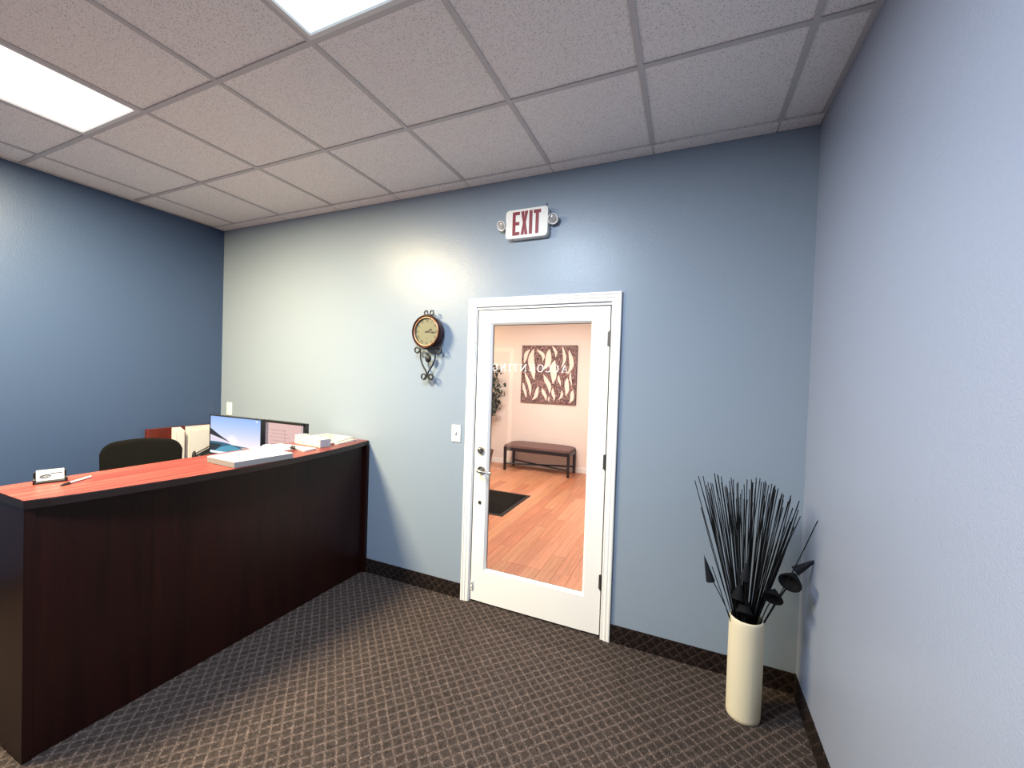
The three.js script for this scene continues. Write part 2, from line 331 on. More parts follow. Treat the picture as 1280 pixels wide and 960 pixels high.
// ------------------------------------------------------------------ the lobby beyond
const LX0 = -2.6, LX1 = 3.9, LZ = -4.24, LH = 2.75;
structMesh('wall_lobby_back', bx(LX0, LX1, 0, LH, LZ - 0.1, LZ), M.cream, 'cream lobby wall with the square picture and the bench', 'wall');
structMesh('wall_lobby_left', bx(LX0 - 0.1, LX0, 0, LH, LZ - 0.1, -WT), M.cream, 'cream wall at the left end of the lobby', 'wall');
structMesh('wall_lobby_right', bx(LX1, LX1 + 0.1, 0, LH, LZ - 0.1, -WT), M.cream, 'cream wall at the right end of the lobby', 'wall');
structMesh('wall_lobby_front', [bx(LX0, DX0, 0, LH, -WT - 0.005, -WT), bx(DX1, LX1, 0, LH, -WT - 0.005, -WT), bx(DX0, DX1, DY, LH, -WT - 0.005, -WT)], M.cream, 'cream lobby side of the wall with the glazed door', 'wall');
structMesh('ceiling_lobby', bx(LX0 - 0.1, LX1 + 0.1, LH, LH + 0.1, LZ - 0.1, -WT), M.lobbyCeiling, 'white lobby ceiling', 'ceiling');
structMesh('baseboard_lobby', rbx(LX0, LX1, 0, 0.088, LZ, LZ + 0.014, 0.003), M.trim, 'white baseboard along the cream lobby wall', 'baseboard');
{ // laminate boards, each its own piece
  const f = struct('floor_lobby', 'pinkish tan laminate floor of narrow boards in the lobby', 'floor');
  part('floor_bed', bx(LX0, LX1, -0.1, -0.009, LZ - 0.1, -WT / 2), M.gap, f);
  const mats = [[0.80, 0.55, 0.42], [0.76, 0.51, 0.38], [0.83, 0.58, 0.45], [0.74, 0.48, 0.36], [0.78, 0.55, 0.41]].map((b, k) => std({ map: rep(woodTex(71 + k * 7, b, b.map((q) => q * 0.8), 0.45, 1.5, 256, 512), 3, 0.8), roughness: 0.38 }));
  const W = 0.127;
  const boardGeo = [1.22, 0.92, 0.61].map((L) => boxUV(new RoundedBoxGeometry(W - 0.0016, 0.012, L - 0.0016, 1, 0.0012)));
  let n = 0;
  for (let x = -0.94; x < 3.0; x += W) {
    let z = -WT / 2 - rr(0.0, 0.6) * (1), first = true;
    z = -0.06;
    while (z > LZ) {
      let k = first ? Math.floor(rr(0, 3)) : (rnd() < 0.7 ? 0 : 1); first = false;
      let L = [1.22, 0.92, 0.61][k]; if (z - L < LZ - 0.2) { k = 2; L = 0.61; }
      const o = part('board', boardGeo[k], mats[Math.floor(rr(0, 5))], f); o.position.set(x + W / 2, -0.006, z - L / 2); n++;
      z -= L;
    }
  }
}
{ // entrance mat
  const t = thing('door_mat', 'black floor mat with a grey ribbed border on the lobby floor', 'mat', [0.6, 0, -2.12]);
  part('pile', rbx(-0.52, 0.52, 0, 0.009, -0.41, 0.41, 0.003), std({ map: tex(256, 256, (u, v) => { const q = 0.03 + 0.07 * n128(u, v) * n64(v, u); return [q, q, q]; }, true), roughness: 1, specularIntensity: 0.1 }), t);
  part('border', [rbx(-0.568, 0.568, 0, 0.006, 0.405, 0.455, 0.002), rbx(-0.568, 0.568, 0, 0.006, -0.455, -0.405, 0.002), rbx(0.515, 0.568, 0, 0.006, -0.41, 0.41, 0.002), rbx(-0.568, -0.515, 0, 0.006, -0.41, 0.41, 0.002)], std({ color: rgb(0.02, 0.018, 0.019), roughness: 0.7, specularIntensity: 0.3 }), t);
}
{ // picture: cream flame shapes on a speckled brown ground
  const art = canvasTex(1024, 1024, (c, w, h) => {
    let s = 5; const r = () => { s = (Math.imul(s, 1103515245) + 12345) & 0x7fffffff; return s / 0x7fffffff; };
    c.fillStyle = 'rgb(88,62,60)'; c.fillRect(0, 0, w, h);
    for (let i = 0; i < 15000; i++) { const k = r(); c.fillStyle = k < 0.45 ? `rgba(${165 + r() * 60},${135 + r() * 50},${128 + r() * 50},0.8)` : `rgba(${45 + r() * 30},${28 + r() * 20},${28 + r() * 20},0.7)`; const q = 4 + r() * 10; c.fillRect(r() * w, r() * h, q, q); }
    // x0 y0 x1 y1 width bend, as read off the picture
    const leaf = [[598, 20, 512, 215, 50, -22], [645, 10, 652, 440, 86, -32], [688, 20, 766, 190, 48, 42], [862, 15, 770, 300, 82, 30], [898, -25, 935, 130, 36, 22], [1028, -25, 1015, 265, 40, 35], [1112, 25, 1090, 355, 56, 45], [932, 160, 905, 485, 84, -8], [522, 330, 597, 670, 44, 26], [505, 478, 545, 695, 42, 0], [712, 525, 622, 718, 48, 22], [785, 365, 862, 615, 58, 22], [765, 542, 818, 716, 46, 4], [910, 538, 926, 706, 40, -6], [1028, 555, 975, 695, 30, 22], [985, 362, 1007, 505, 34, -8], [1097, 395, 1073, 640, 58, 4], [1142, 312, 1153, 505, 24, -14], [1167, 556, 1122, 728, 50, 12], [858, 655, 848, 722, 18, 0]];
    const X = (x, y) => (x - 488 + 0.025 * y) / 728 * w, Y = (y) => (y + 32) / 775 * h;
    c.fillStyle = 'rgb(246,224,212)';
    for (const [x0, y0, x1, y1, wd, bend] of leaf) {
      const steps = 22, L = [], R = [];
      const dx = x1 - x0, dy = y1 - y0, len = Math.hypot(dx, dy), nx = -dy / len, ny = dx / len;
      for (let i = 0; i <= steps; i++) {
        const t = i / steps, b = -bend * Math.sin(Math.PI * t) + wd * 0.12 * Math.sin(2 * Math.PI * t), hw = wd * 0.5 * Math.pow(Math.sin(Math.PI * Math.pow(t, 0.9)), 0.85);
        const px = x0 + dx * t + nx * b, py = y0 + dy * t + ny * b;
        L.push([px + nx * hw, py + ny * hw]); R.unshift([px - nx * hw, py - ny * hw]);
      }
      c.beginPath(); [...L, ...R].forEach(([x, y], i) => (i ? c.lineTo(X(x, y), Y(y)) : c.moveTo(X(x, y), Y(y)))); c.closePath(); c.fill();
    }
  });
  const t = thing('wall_picture', 'square brown speckled picture with cream flame shapes above the bench', 'picture', [0.813, 1.656, LZ + 0.002]);
  const g = new THREE.PlaneGeometry(0.998, 0.998); g.translate(0, 0, 0.0385);
  part('canvas_print', g, std({ map: art, roughness: 0.8 }), t);
  part('stretcher_frame', rbx(-0.502, 0.502, -0.502, 0.502, 0, 0.038, 0.003), std({ color: rgb(0.05, 0.03, 0.028), roughness: 0.6 }), t);
}
{ // bench
  const t = thing('bench', 'dark wooden bench with a brown padded seat and crossed stretchers', 'bench', [0.78, 0, -3.985], 0.0);
  const dark = std({ color: rgb(0.007, 0.004, 0.004), roughness: 0.4 });
  const hw = 0.578, hd = 0.21;
  // padded seat with a crown
  const sg = new THREE.BoxGeometry(2 * hw - 0.02, 0.09, 2 * hd - 0.01, 40, 4, 20), p = sg.attributes.position;
  for (let i = 0; i < p.count; i++) {
    const x = p.getX(i) / (hw - 0.01), z = p.getZ(i) / (hd - 0.005), y = p.getY(i);
    if (y > 0) { const k = Math.sqrt(Math.max(0, (1 - Math.abs(x) ** 5) * (1 - Math.abs(z) ** 4))); p.setY(i, y * (0.1 + 0.9 * k) + 0.004 * k); }
  }
  sg.computeVertexNormals(); sg.translate(0, 0.425, 0);
  part('seat_cushion', sg, std({ color: rgb(0.16, 0.085, 0.075), roughness: 0.5, bumpMap: stipple, bumpScale: 0.004 }), t).userData.label = 'brown padded seat';
  part('apron', [rbx(-hw, hw, 0.335, 0.395, hd - 0.028, hd - 0.003), rbx(-hw, hw, 0.335, 0.395, -hd + 0.003, -hd + 0.028), rbx(-hw, -hw + 0.025, 0.335, 0.395, -hd, hd), rbx(hw - 0.025, hw, 0.335, 0.395, -hd, hd)], dark, t);
  for (const sx of [-1, 1]) for (const sz of [-1, 1]) {
    const x = sx * (hw - 0.022), z = sz * (hd - 0.022);
    const g = new THREE.CylinderGeometry(0.031, 0.024, 0.40, 4); g.rotateY(Math.PI / 4); g.translate(x, 0.20, z); part('leg', g.toNonIndexed(), dark, t);
  }
  const a = hw - 0.03, b = hd - 0.03;
  const cross = (x0, z0, x1, z1) => bar(V(x0, 0.11, z0), V(x1, 0.11, z1), 0.014, 0.014, 4);
  part('stretcher', cross(-a, -b, a, b), dark, t); part('stretcher', cross(-a, b, a, -b).translate(0, 0.001, 0), dark, t);
}
{ // potted tree seen at the left edge of the glass
  const t = thing('potted_tree', 'leafy artificial tree in a brown pot left of the bench', 'plant', [-0.24, 0, -3.92]);
  const pr = [[0, 0], [0.11, 0], [0.12, 0.02], [0.155, 0.24], [0.165, 0.25], [0.165, 0.275], [0.145, 0.275], [0.14, 0.22], [0, 0.22]].map(([x, y]) => new THREE.Vector2(x, y));
  part('pot', new THREE.LatheGeometry(pr, 28), std({ color: rgb(0.16, 0.07, 0.045), roughness: 0.5 }), t);
  const trunk = std({ color: rgb(0.07, 0.045, 0.03), roughness: 0.9 });
  part('trunk', [tube([V(0, 0.2, 0), V(0.02, 0.6, 0.01), V(-0.01, 1.1, 0), V(0.02, 1.6, 0)], 0.014, 20, 7), tube([V(0.03, 0.2, 0.02), V(-0.02, 0.7, -0.01), V(0.03, 1.2, 0.03), V(0.1, 1.7, 0.02)], 0.011, 20, 7)], trunk, t);
  const gs = [];
  const leafShape = () => { const g = new THREE.PlaneGeometry(0.034, 0.085, 2, 4), q = g.attributes.position; for (let i = 0; i < q.count; i++) { const v = q.getY(i) / 0.085 + 0.5; const w = Math.sin(Math.PI * Math.min(1, v * 0.93 + 0.07)) ** 0.8; q.setX(i, q.getX(i) * w); q.setZ(i, -0.25 * Math.abs(q.getX(i)) - 0.02 * v * v); } g.translate(0, 0.045, 0); return g; };
  for (let k = 0; k < 85; k++) {
    const h = rr(0.72, 1.85), az = rr(0, 6.283), out = (h > 1.75 ? 0.22 : h < 1.0 ? 0.36 : 0.45) * rr(0.3, 0.85);
    const tip = V(Math.cos(az) * out, h + rr(-0.05, 0.08), Math.sin(az) * out * 0.75), root = V(0, Math.min(1.6, h - 0.12), 0);
    const mid = root.clone().lerp(tip, 0.5).add(V(0, 0.07, 0));
    gs.push(tube([root, mid, tip], 0.0025, 8, 4));
    for (let l = 0; l < 13; l++) {
      const f = rr(0.35, 1.05), at = root.clone().lerp(tip, f); at.y += 0.28 * f * (1 - f);
      const g = leafShape(); g.rotateX(rr(-0.5, 2.4)); g.rotateY(rr(0, 6.283)); g.rotateZ(rr(-0.5, 0.5)); g.translate(at.x, at.y, at.z); gs.push(g);
    }
  }
  const fo = part('foliage', gs, std({ color: rgb(0.055, 0.075, 0.04), roughness: 0.6, side: THREE.DoubleSide }), t); fo.userData.kind = 'stuff'; fo.userData.label = 'small grey green leaves';
}
{ // lobby fittings that the light comes from
  const a = thing('ceiling_light', 'white ceiling panel in the lobby, above the door view', 'light', [1.1, LH, -2.2]);
  part('frame', rbx(-0.61, 0.61, -0.012, 0, -0.305, 0.305, 0.003), M.frameWhite, a);
  part('diffuser', bx(-0.575, 0.575, -0.015, -0.012, -0.27, 0.27), std({ color: rgb(0.8, 0.8, 0.8), emissive: rgb(1, 0.95, 0.9), emissiveIntensity: 1 }), a);
  const b = thing('ceiling_light', 'warm square ceiling panel at the left end of the lobby', 'light', [-1.2, LH, -3.4]);
  part('frame', rbx(-0.305, 0.305, -0.012, 0, -0.305, 0.305, 0.003), M.frameWhite, b);
  part('diffuser', bx(-0.27, 0.27, -0.015, -0.012, -0.27, 0.27), std({ color: rgb(0.8, 0.8, 0.8), emissive: rgb(1, 0.8, 0.6), emissiveIntensity: 1 }), b);
}

// ------------------------------------------------------------------ reception desk
const CT = 1.05, CTH = 0.036;                               // counter top height and thickness
{
  const t = thing('reception_desk', 'long dark mahogany reception desk with a bowed red counter top', 'desk');
  // counter top, bowed towards the room
  const front = [[0.70, 1.815]], n = 28;
  for (let i = 1; i < n; i++) { const s = i / n; const z = 1.815 - s * 1.813; front.push([0.70 + 0.022 * s + 0.132 * Math.pow(Math.sin(Math.PI * s), 0.75), z]); }
  front.push([0.735, 0.002]);
  const outline = [...front, [0.35, 0.002], [0.35, 1.815]];
  part('counter_edge', boxUV(prism(outline, CT - CTH, CT - 0.0015, 0.002)), std({ color: rgb(0.012, 0.005, 0.004), roughness: 0.4 }), t).userData.label = 'near black edge band';
  part('counter_top', boxUV(prism(outline, CT - 0.0015, CT)), M.redTop, t).userData.label = 'bowed reddish counter top';
  const fp = prism([[0.690, 1.80], [0.714, 0.03], [0.69, 0.03], [0.667, 1.80]], 0.003, CT - CTH);
  part('front_panel', boxUV(fp), M.mahogany, t);
  part('end_panel', rbx(-0.02, 0.697, 0.003, CT - CTH, 1.782, 1.812, 0.002), M.mahogany, t);
  part('end_panel', rbx(0.05, 0.745, 0.003, CT - CTH - 0.0, 0.002, 0.030, 0.002), M.mahogany, t);
  part('counter_back', bx(0.36, 0.38, 0.74, CT - CTH, 0.03, 1.782), M.mahogany, t);
  part('work_surface', [bx(-0.02, 0.665, 0.71, 0.74, 0.58, 1.782), bx(XL + 0.04, 0.665, 0.71, 0.74, 0.012, 0.58)], M.redPanel, t);
  part('side_panel', rbx(XL + 0.012, XL + 0.042, 0.003, 1.05, 0.012, 0.61, 0.002), M.redPanel, t).userData.label = 'raised red brown panel against the navy wall';
}

// ------------------------------------------------------------------ things on the desk
const onTop = CT + 0.0005, WS = 0.7405;
{ // business card holder
  const t = thing('card_holder', 'black holder with a white stack of business cards near the counter end', 'card holder', [0.425, onTop, 1.655], Math.atan2(1, 0.28));
  // its own x runs along the cards, z towards the viewer
  part('holder', [rbx(-0.052, 0.052, 0, 0.006, -0.025, 0.025, 0.002), rbx(-0.052, -0.044, 0, 0.02, -0.02, 0.025, 0.002), rbx(0.044, 0.052, 0, 0.02, -0.02, 0.025, 0.002), rbx(-0.05, 0.05, 0, 0.045, -0.028, -0.024, 0.001), rbx(-0.044, 0.044, 0.004, 0.008, 0.012, 0.025, 0.001)], M.blackPlastic, t);
  const front = canvasTex(512, 300, (c, w, h) => {
    c.fillStyle = '#b2b1ae'; c.fillRect(0, 0, w, h); c.strokeStyle = '#0c0d12'; c.lineWidth = 24;
    c.beginPath(); c.ellipse(165, 185, 95, 38, -0.12, 0, 6.3); c.stroke(); c.lineWidth = 18; c.beginPath(); c.moveTo(95, 190); c.quadraticCurveTo(150, 140, 235, 172); c.stroke();
    c.beginPath(); c.moveTo(110, 205); c.quadraticCurveTo(160, 180, 215, 200); c.stroke();
    c.fillStyle = '#0c0d12'; c.fillRect(255, 108, 225, 24); c.fillRect(250, 120, 40, 10);
  });
  const cg = new THREE.BoxGeometry(0.084, 0.05, 0.012); cg.translate(0, 0.025, 0);
  const cards = part('cards', cg, M.paper, t); cards.position.set(0, 0.008, 0.006); cards.rotation.x = -0.42;
  const pg = new THREE.PlaneGeometry(0.084, 0.05); pg.translate(0, 0.025, 0.0062);
  part('printed_card', pg, std({ map: front, roughness: 0.7 }), cards);
}
{ // pen
  const t = thing('pen', 'pale pen with a black grip lying beside the card holder', 'pen', [0.518, onTop + 0.0052, 1.605]);
  const d = V(-0.088, 0, -0.133).normalize(), at = (s) => d.clone().multiplyScalar(s);
  part('barrel', bar(at(-0.03), at(0.079), 0.0048, 0.0046, 12), std({ color: rgb(0.8, 0.62, 0.55), roughness: 0.3 }), t);
  part('grip', [bar(at(-0.065), at(-0.03), 0.0045, 0.005, 12), bar(at(-0.08), at(-0.065), 0.001, 0.0045, 10)], M.blackPlastic, t);
}
{ // flat white box at the counter front
  const t = thing('flat_box', 'flat grey and white lidded box in the middle of the counter', 'box', [0.690, onTop, 0.925], 0);
  const pts = [[0.824, 1.098], [0.852, 0.768], [0.552, 0.745], [0.560, 1.082]].map(([x, z]) => [x - 0.690, z - 0.925]);
  part('tray', boxUV(prism(pts, 0, 0.03, 0.002)), M.greyCard, t);
  const out = pts.map(([x, z]) => [x * 1.004, z * 1.004]);
  part('lid', boxUV(prism(out, 0.030, 0.034, 0.001)), M.paper, t);
}
{ // loose sheets behind it
  const t = tag(mesh('paper_stack', merge(boxUV(prism([[0.40, 0.72], [0.60, 0.735], [0.61, 0.50], [0.42, 0.50]], 0, 0.006)), boxUV(prism([[0.385, 0.73], [0.56, 0.73], [0.57, 0.52], [0.40, 0.51]], 0.0065, 0.012))), M.paper), 'low stack of white sheets behind the flat box on the counter', 'papers'); t.position.y = onTop;
  const c = thing('binder_clip', 'small black binder clip on the white sheets behind the flat box', 'clip', [0.605, onTop + 0.007, 0.575], 0.5);
  part('clip_body', new THREE.CylinderGeometry(0.013, 0.013, 0.03, 3, 1).rotateZ(Math.PI / 2).translate(0, 0.006, 0), M.blackPlastic, c);
  part('clip_wire', tube([V(-0.008, 0.008, 0), V(-0.01, 0.02, 0.012), V(0, 0.026, 0.018), V(0.01, 0.02, 0.012), V(0.008, 0.008, 0)], 0.001, 20, 6), M.chrome, c);
  const w = tag(mesh('charging_cable', tube(Array.from({ length: 26 }, (_, i) => { const a = i * 0.72, r = 0.019 + 0.004 * Math.sin(i * 1.3); return V(Math.cos(a) * r, 0.003 + i * 0.0006, Math.sin(a) * r); }), 0.0028, 140, 6), M.whitePlastic), 'coiled white cable at the back corner of the flat box lid', 'cable'); w.position.set(0.47, onTop + 0.0125, 0.665);
}
{ // pad of white paper
  const t = thing('note_pad', 'white paper pad between the flat box and the long box', 'pad', [0, onTop, 0]);
  part('cover', boxUV(prism([[0.44, 0.492], [0.535, 0.53], [0.735, 0.592], [0.722, 0.487]], 0, 0.004)), M.card, t);
  part('pages', boxUV(prism([[0.44, 0.490], [0.535, 0.527], [0.73, 0.589], [0.720, 0.485]], 0.004, 0.009)), M.paper, t);
}
{ // long white box and its small neighbour
  const t = thing('long_box', 'long white cardboard box lying across the far counter', 'box', [0.578, onTop, 0.385], -0.085);
  const print = canvasTex(512, 128, (c, w, h) => { c.fillStyle = '#c9c2b4'; c.fillRect(0, 0, w, h); c.fillStyle = 'rgba(120,112,100,0.55)'; c.fillRect(20, 66, 110, 9); c.fillRect(20, 84, 70, 7); c.strokeStyle = 'rgba(110,100,88,0.9)'; c.lineWidth = 5; c.strokeRect(6, 6, w - 12, h - 12); });
  part('carton', rbx(-0.115, 0.127, 0, 0.056, -0.045, 0.042, 0.0015), std({ color: rgb(0.55, 0.52, 0.46), roughness: 0.6 }), t);
  const g = new THREE.PlaneGeometry(0.236, 0.052); g.translate(0.006, 0.028, 0.0424); part('printed_label', g, std({ map: print, roughness: 0.6 }), t);
  const e = canvasTex(128, 128, (c, w, h) => { c.fillStyle = '#a5a5ad'; c.fillRect(0, 0, w, h); c.fillStyle = '#8b8b94'; for (let i = 0; i < 7; i++) c.fillRect(16, 18 + i * 14, 60 + (i * 37) % 40, 4); });
  const g2 = new THREE.PlaneGeometry(0.078, 0.05); g2.rotateY(Math.PI / 2); g2.translate(0.1274, 0.028, -0.001); part('end_label', g2, std({ map: e, roughness: 0.6 }), t);
  const s = thing('small_box', 'small upright white box at the inner end of the long box', 'box', [0.43, onTop, 0.36], -0.085);
  part('carton', rbx(-0.028, 0.026, 0, 0.062, -0.04, 0.04, 0.0015), std({ color: rgb(0.58, 0.56, 0.5), roughness: 0.6 }), s);
  const d = new THREE.CircleGeometry(0.009, 16); d.translate(0.018, 0.045, 0.0404); part('printed_dot', d, M.blackPlastic, s);
}
{ // catalogues and sheets by the wall
  const mats = [M.paper, M.card, std({ color: rgb(0.46, 0.47, 0.42), roughness: 0.6 }), M.paper];
  const lab = ['lowest white catalogue in the pile by the wall', 'cream catalogue second from the bottom of the pile by the wall', 'pale grey catalogue second from the top by the wall', 'white printed sheet topmost of the pile by the wall'];
  const pr = canvasTex(256, 256, (c, w, h) => { c.fillStyle = '#c8c5bf'; c.fillRect(0, 0, w, h); c.fillStyle = '#3b3832'; for (let i = 0; i < 9; i++) { c.fillRect(24, 26 + i * 24, 70 + (i * 53) % 130, 10); } c.fillStyle = '#8a9380'; c.fillRect(150, 130, 70, 60); });
  for (let k = 0; k < 4; k++) {
    const t = thing('catalogue', lab[k], 'catalogue', [0.50 + [0.045, 0.03, 0.0, -0.03][k], onTop + k * 0.0065, 0.178 - k * 0.006], [0.08, -0.12, 0.2, -0.05][k], 'catalogues piled by the wall');
    part('pages', rbx(-0.14, 0.14, 0, 0.0062, -0.105, 0.105, 0.001), mats[k], t);
    const g = new THREE.PlaneGeometry(0.276, 0.206); g.rotateX(-Math.PI / 2); g.translate(0, 0.0064, 0); part('printed_cover', g, k === 3 ? std({ map: pr, roughness: 0.6 }) : mats[(k + 1) % 3], t);
  }
}
function monitor(label, x, z, turn, w, h, bottom, bezel, screen) {
  const t = thing('monitor', label, 'monitor', [x, WS, z], turn);
  const y0 = bottom - WS, y1 = y0 + h;
  part('casing', rbx(-w / 2, w / 2, y0, y1, -0.035, 0, 0.004), M.blackPlastic, t);
  part('bezel', [bx(-w / 2, w / 2, y1 - bezel, y1, 0, 0.004), bx(-w / 2, w / 2, y0, y0 + bezel * 1.3, 0, 0.004), bx(-w / 2, -w / 2 + bezel, y0, y1, 0, 0.004), bx(w / 2 - bezel, w / 2, y0, y1, 0, 0.004)], M.blackPlastic, t);
  const g = new THREE.PlaneGeometry(w - 2 * bezel, h - 2.3 * bezel); g.translate(0, (y0 + y1) / 2 + bezel * 0.15, 0.001);
  part('screen', g, std({ color: rgb(0.01, 0.01, 0.01), roughness: 0.25, emissive: rgb(1, 1, 1), emissiveMap: screen, emissiveIntensity: 1 }), t);
  part('stand', [bx(-0.03, 0.03, 0.01, y0 + h * 0.4, -0.06, -0.036), rbx(-0.11, 0.11, 0, 0.012, -0.12, 0.06, 0.004)], M.blackPlastic, t);
  const l = new THREE.RectAreaLight(0xdde6ff, 0.6, w - 2 * bezel, h - 2.3 * bezel); l.name = 'screen_light';
  l.position.set(x + Math.sin(turn) * 0.012, (WS + y0 + WS + y1) / 2, z + Math.cos(turn) * 0.012); l.lookAt(l.position.x + Math.sin(turn), l.position.y, l.position.z + Math.cos(turn)); scene.add(l);
  return t;
}
const lake = canvasTex(1024, 576, (c, w, h) => {
  let g = c.createLinearGradient(0, 0, 0, h * 0.72); g.addColorStop(0, '#8fb0ef'); g.addColorStop(0.5, '#b9c8f5'); g.addColorStop(1, '#eee2f0'); c.fillStyle = g; c.fillRect(0, 0, w, h);
  g = c.createRadialGradient(460, 390, 5, 460, 390, 150); g.addColorStop(0, 'rgba(255,245,245,0.95)'); g.addColorStop(1, 'rgba(255,245,245,0)'); c.fillStyle = g; c.fillRect(200, 200, 560, 300);
  c.fillStyle = '#d9cfdf'; c.beginPath(); c.moveTo(0, 250); c.lineTo(430, 395); c.lineTo(430, 420); c.lineTo(0, 420); c.fill();
  c.fillStyle = '#20242c'; c.beginPath(); c.moveTo(0, 190); c.lineTo(60, 220); c.lineTo(200, 290); c.lineTo(430, 385); c.lineTo(240, 340); c.lineTo(0, 290); c.fill();
  c.fillStyle = '#2b5d78'; c.beginPath(); c.moveTo(0, 395); c.quadraticCurveTo(300, 385, 470, 420); c.lineTo(1024, 440); c.lineTo(1024, 540); c.lineTo(0, 540); c.fill();
  c.fillStyle = '#1d2a35'; c.beginPath(); c.moveTo(0, 430); c.lineTo(250, 425); c.lineTo(120, 530); c.lineTo(0, 535); c.fill();
  c.fillStyle = '#4f93ad'; c.beginPath(); c.moveTo(420, 425); c.quadraticCurveTo(760, 480, 840, 540); c.lineTo(100, 540); c.quadraticCurveTo(180, 470, 420, 425); c.fill();
  c.fillStyle = '#b6a69c'; c.beginPath(); c.moveTo(620, 445); c.lineTo(860, 425); c.lineTo(1024, 420); c.lineTo(1024, 480); c.lineTo(720, 475); c.fill();
  c.fillStyle = '#3f4434'; c.beginPath(); c.moveTo(740, 500); c.lineTo(1024, 480); c.lineTo(1024, 542); c.lineTo(830, 542); c.fill();
  c.fillStyle = '#e9f1ff'; c.fillRect(0, 542, w, 34); c.fillStyle = '#ffffff'; c.fillRect(930, 24, 34, 14);
});
const sheet = canvasTex(1024, 576, (c, w, h) => {
  c.fillStyle = '#d4b0ac'; c.fillRect(0, 0, w, h); c.fillStyle = '#8b7f86'; c.fillRect(0, 0, 90, h); c.fillStyle = '#b9a6a8'; c.fillRect(960, 0, 64, h);
  c.fillStyle = '#6f6268'; for (let i = 0; i < 14; i++) c.fillRect(14, 30 + i * 38, 40 + (i * 29) % 30, 8);
  c.fillStyle = 'rgba(120,90,90,0.75)'; for (let i = 0; i < 6; i++) { c.fillRect(150 + (i % 2) * 30, 120 + i * 62, 330 + (i * 97) % 260, 5); }
  c.fillStyle = 'rgba(90,70,72,0.8)'; c.fillRect(540, 130, 6, 330); c.fillRect(500, 120, 60, 8);
});
monitor('thin framed monitor showing a blue lake picture', -0.19, 0.46, 0.03, 0.595, 0.312, 0.895, 0.007, lake);
monitor('thick framed monitor showing a pale pinkish document, right of the lake one', 0.02, 0.20, 0, 0.49, 0.31, 0.852, 0.018, sheet);
{ // telephone, handset lying slanted, with its coil cord
  const t = thing('telephone', 'black desk telephone with a coiled cord left of the monitor', 'telephone', [-0.60, WS, 0.40], -0.25);
  part('body', new RoundedBoxGeometry(0.2, 0.07, 0.2, 3, 0.01).rotateX(0.42).translate(0, 0.072, 0), M.blackPlastic, t);
  part('handset', [rbx(-0.095, -0.048, -0.018, 0.018, -0.1, 0.1, 0.012, 4).rotateX(0.42).translate(0, 0.122, 0), rbx(-0.1, -0.044, -0.03, 0.0, 0.055, 0.105, 0.012, 4).rotateX(0.42).translate(0, 0.122, 0), rbx(-0.1, -0.044, -0.03, 0.0, -0.105, -0.055, 0.012, 4).rotateX(0.42).translate(0, 0.122, 0)], M.blackPlastic, t);
  t.scale.y = 1.22;
  const pts = []; for (let i = 0; i <= 150; i++) { const s = i / 150, a = i * 0.9; pts.push(V(-0.06 + 0.17 * s + Math.cos(a) * 0.004, 0.085 + 0.04 * Math.sin(s * 3.14) + Math.sin(a) * 0.009, 0.10 + 0.03 * s + Math.cos(a) * 0.009)); }
  part('coil_cord', tube(pts, 0.0022, 500, 5), M.blackPlastic, t);
}
{ // white document holders by the raised panel
  for (const [k, z, d, l] of [[0, 0.468, 0.060, 'narrow white document holder at the chair side of the raised panel'], [1, 0.288, 0.215, 'wide white document holder between the narrow one and the lake monitor']]) {
    const t = thing('document_holder', l, 'document holder', [-0.96, WS, z]);
    const h = 0.325;
    part('case', [rbx(0.062, 0.066, 0, h * 0.9, -d / 2, d / 2, 0.001), rbx(0.0, 0.066, 0, 0.004, -d / 2, d / 2, 0.001), rbx(0.0, 0.004, 0, h, -d / 2, d / 2, 0.001), boxUV(prism([[0.0, 0], [0.066, 0], [0.066, h * 0.92], [0.0, h]].map(([a, b]) => [a, -b]), -0.002, 0.002)).rotateX(Math.PI / 2).translate(0, 0, d / 2), boxUV(prism([[0.0, 0], [0.066, 0], [0.066, h * 0.92], [0.0, h]].map(([a, b]) => [a, -b]), -0.002, 0.002)).rotateX(Math.PI / 2).translate(0, 0, -d / 2)], M.paper, t);
    part('folders', Array.from({ length: k ? 5 : 1 }, (_, i) => bx(0.008, 0.055 - (i % 3) * 0.006, 0.006, h * 0.93 - (i % 2) * 0.01, -d / 2 + 0.015 + i * 0.038, -d / 2 + 0.019 + i * 0.038)), M.card, t);
  }
}
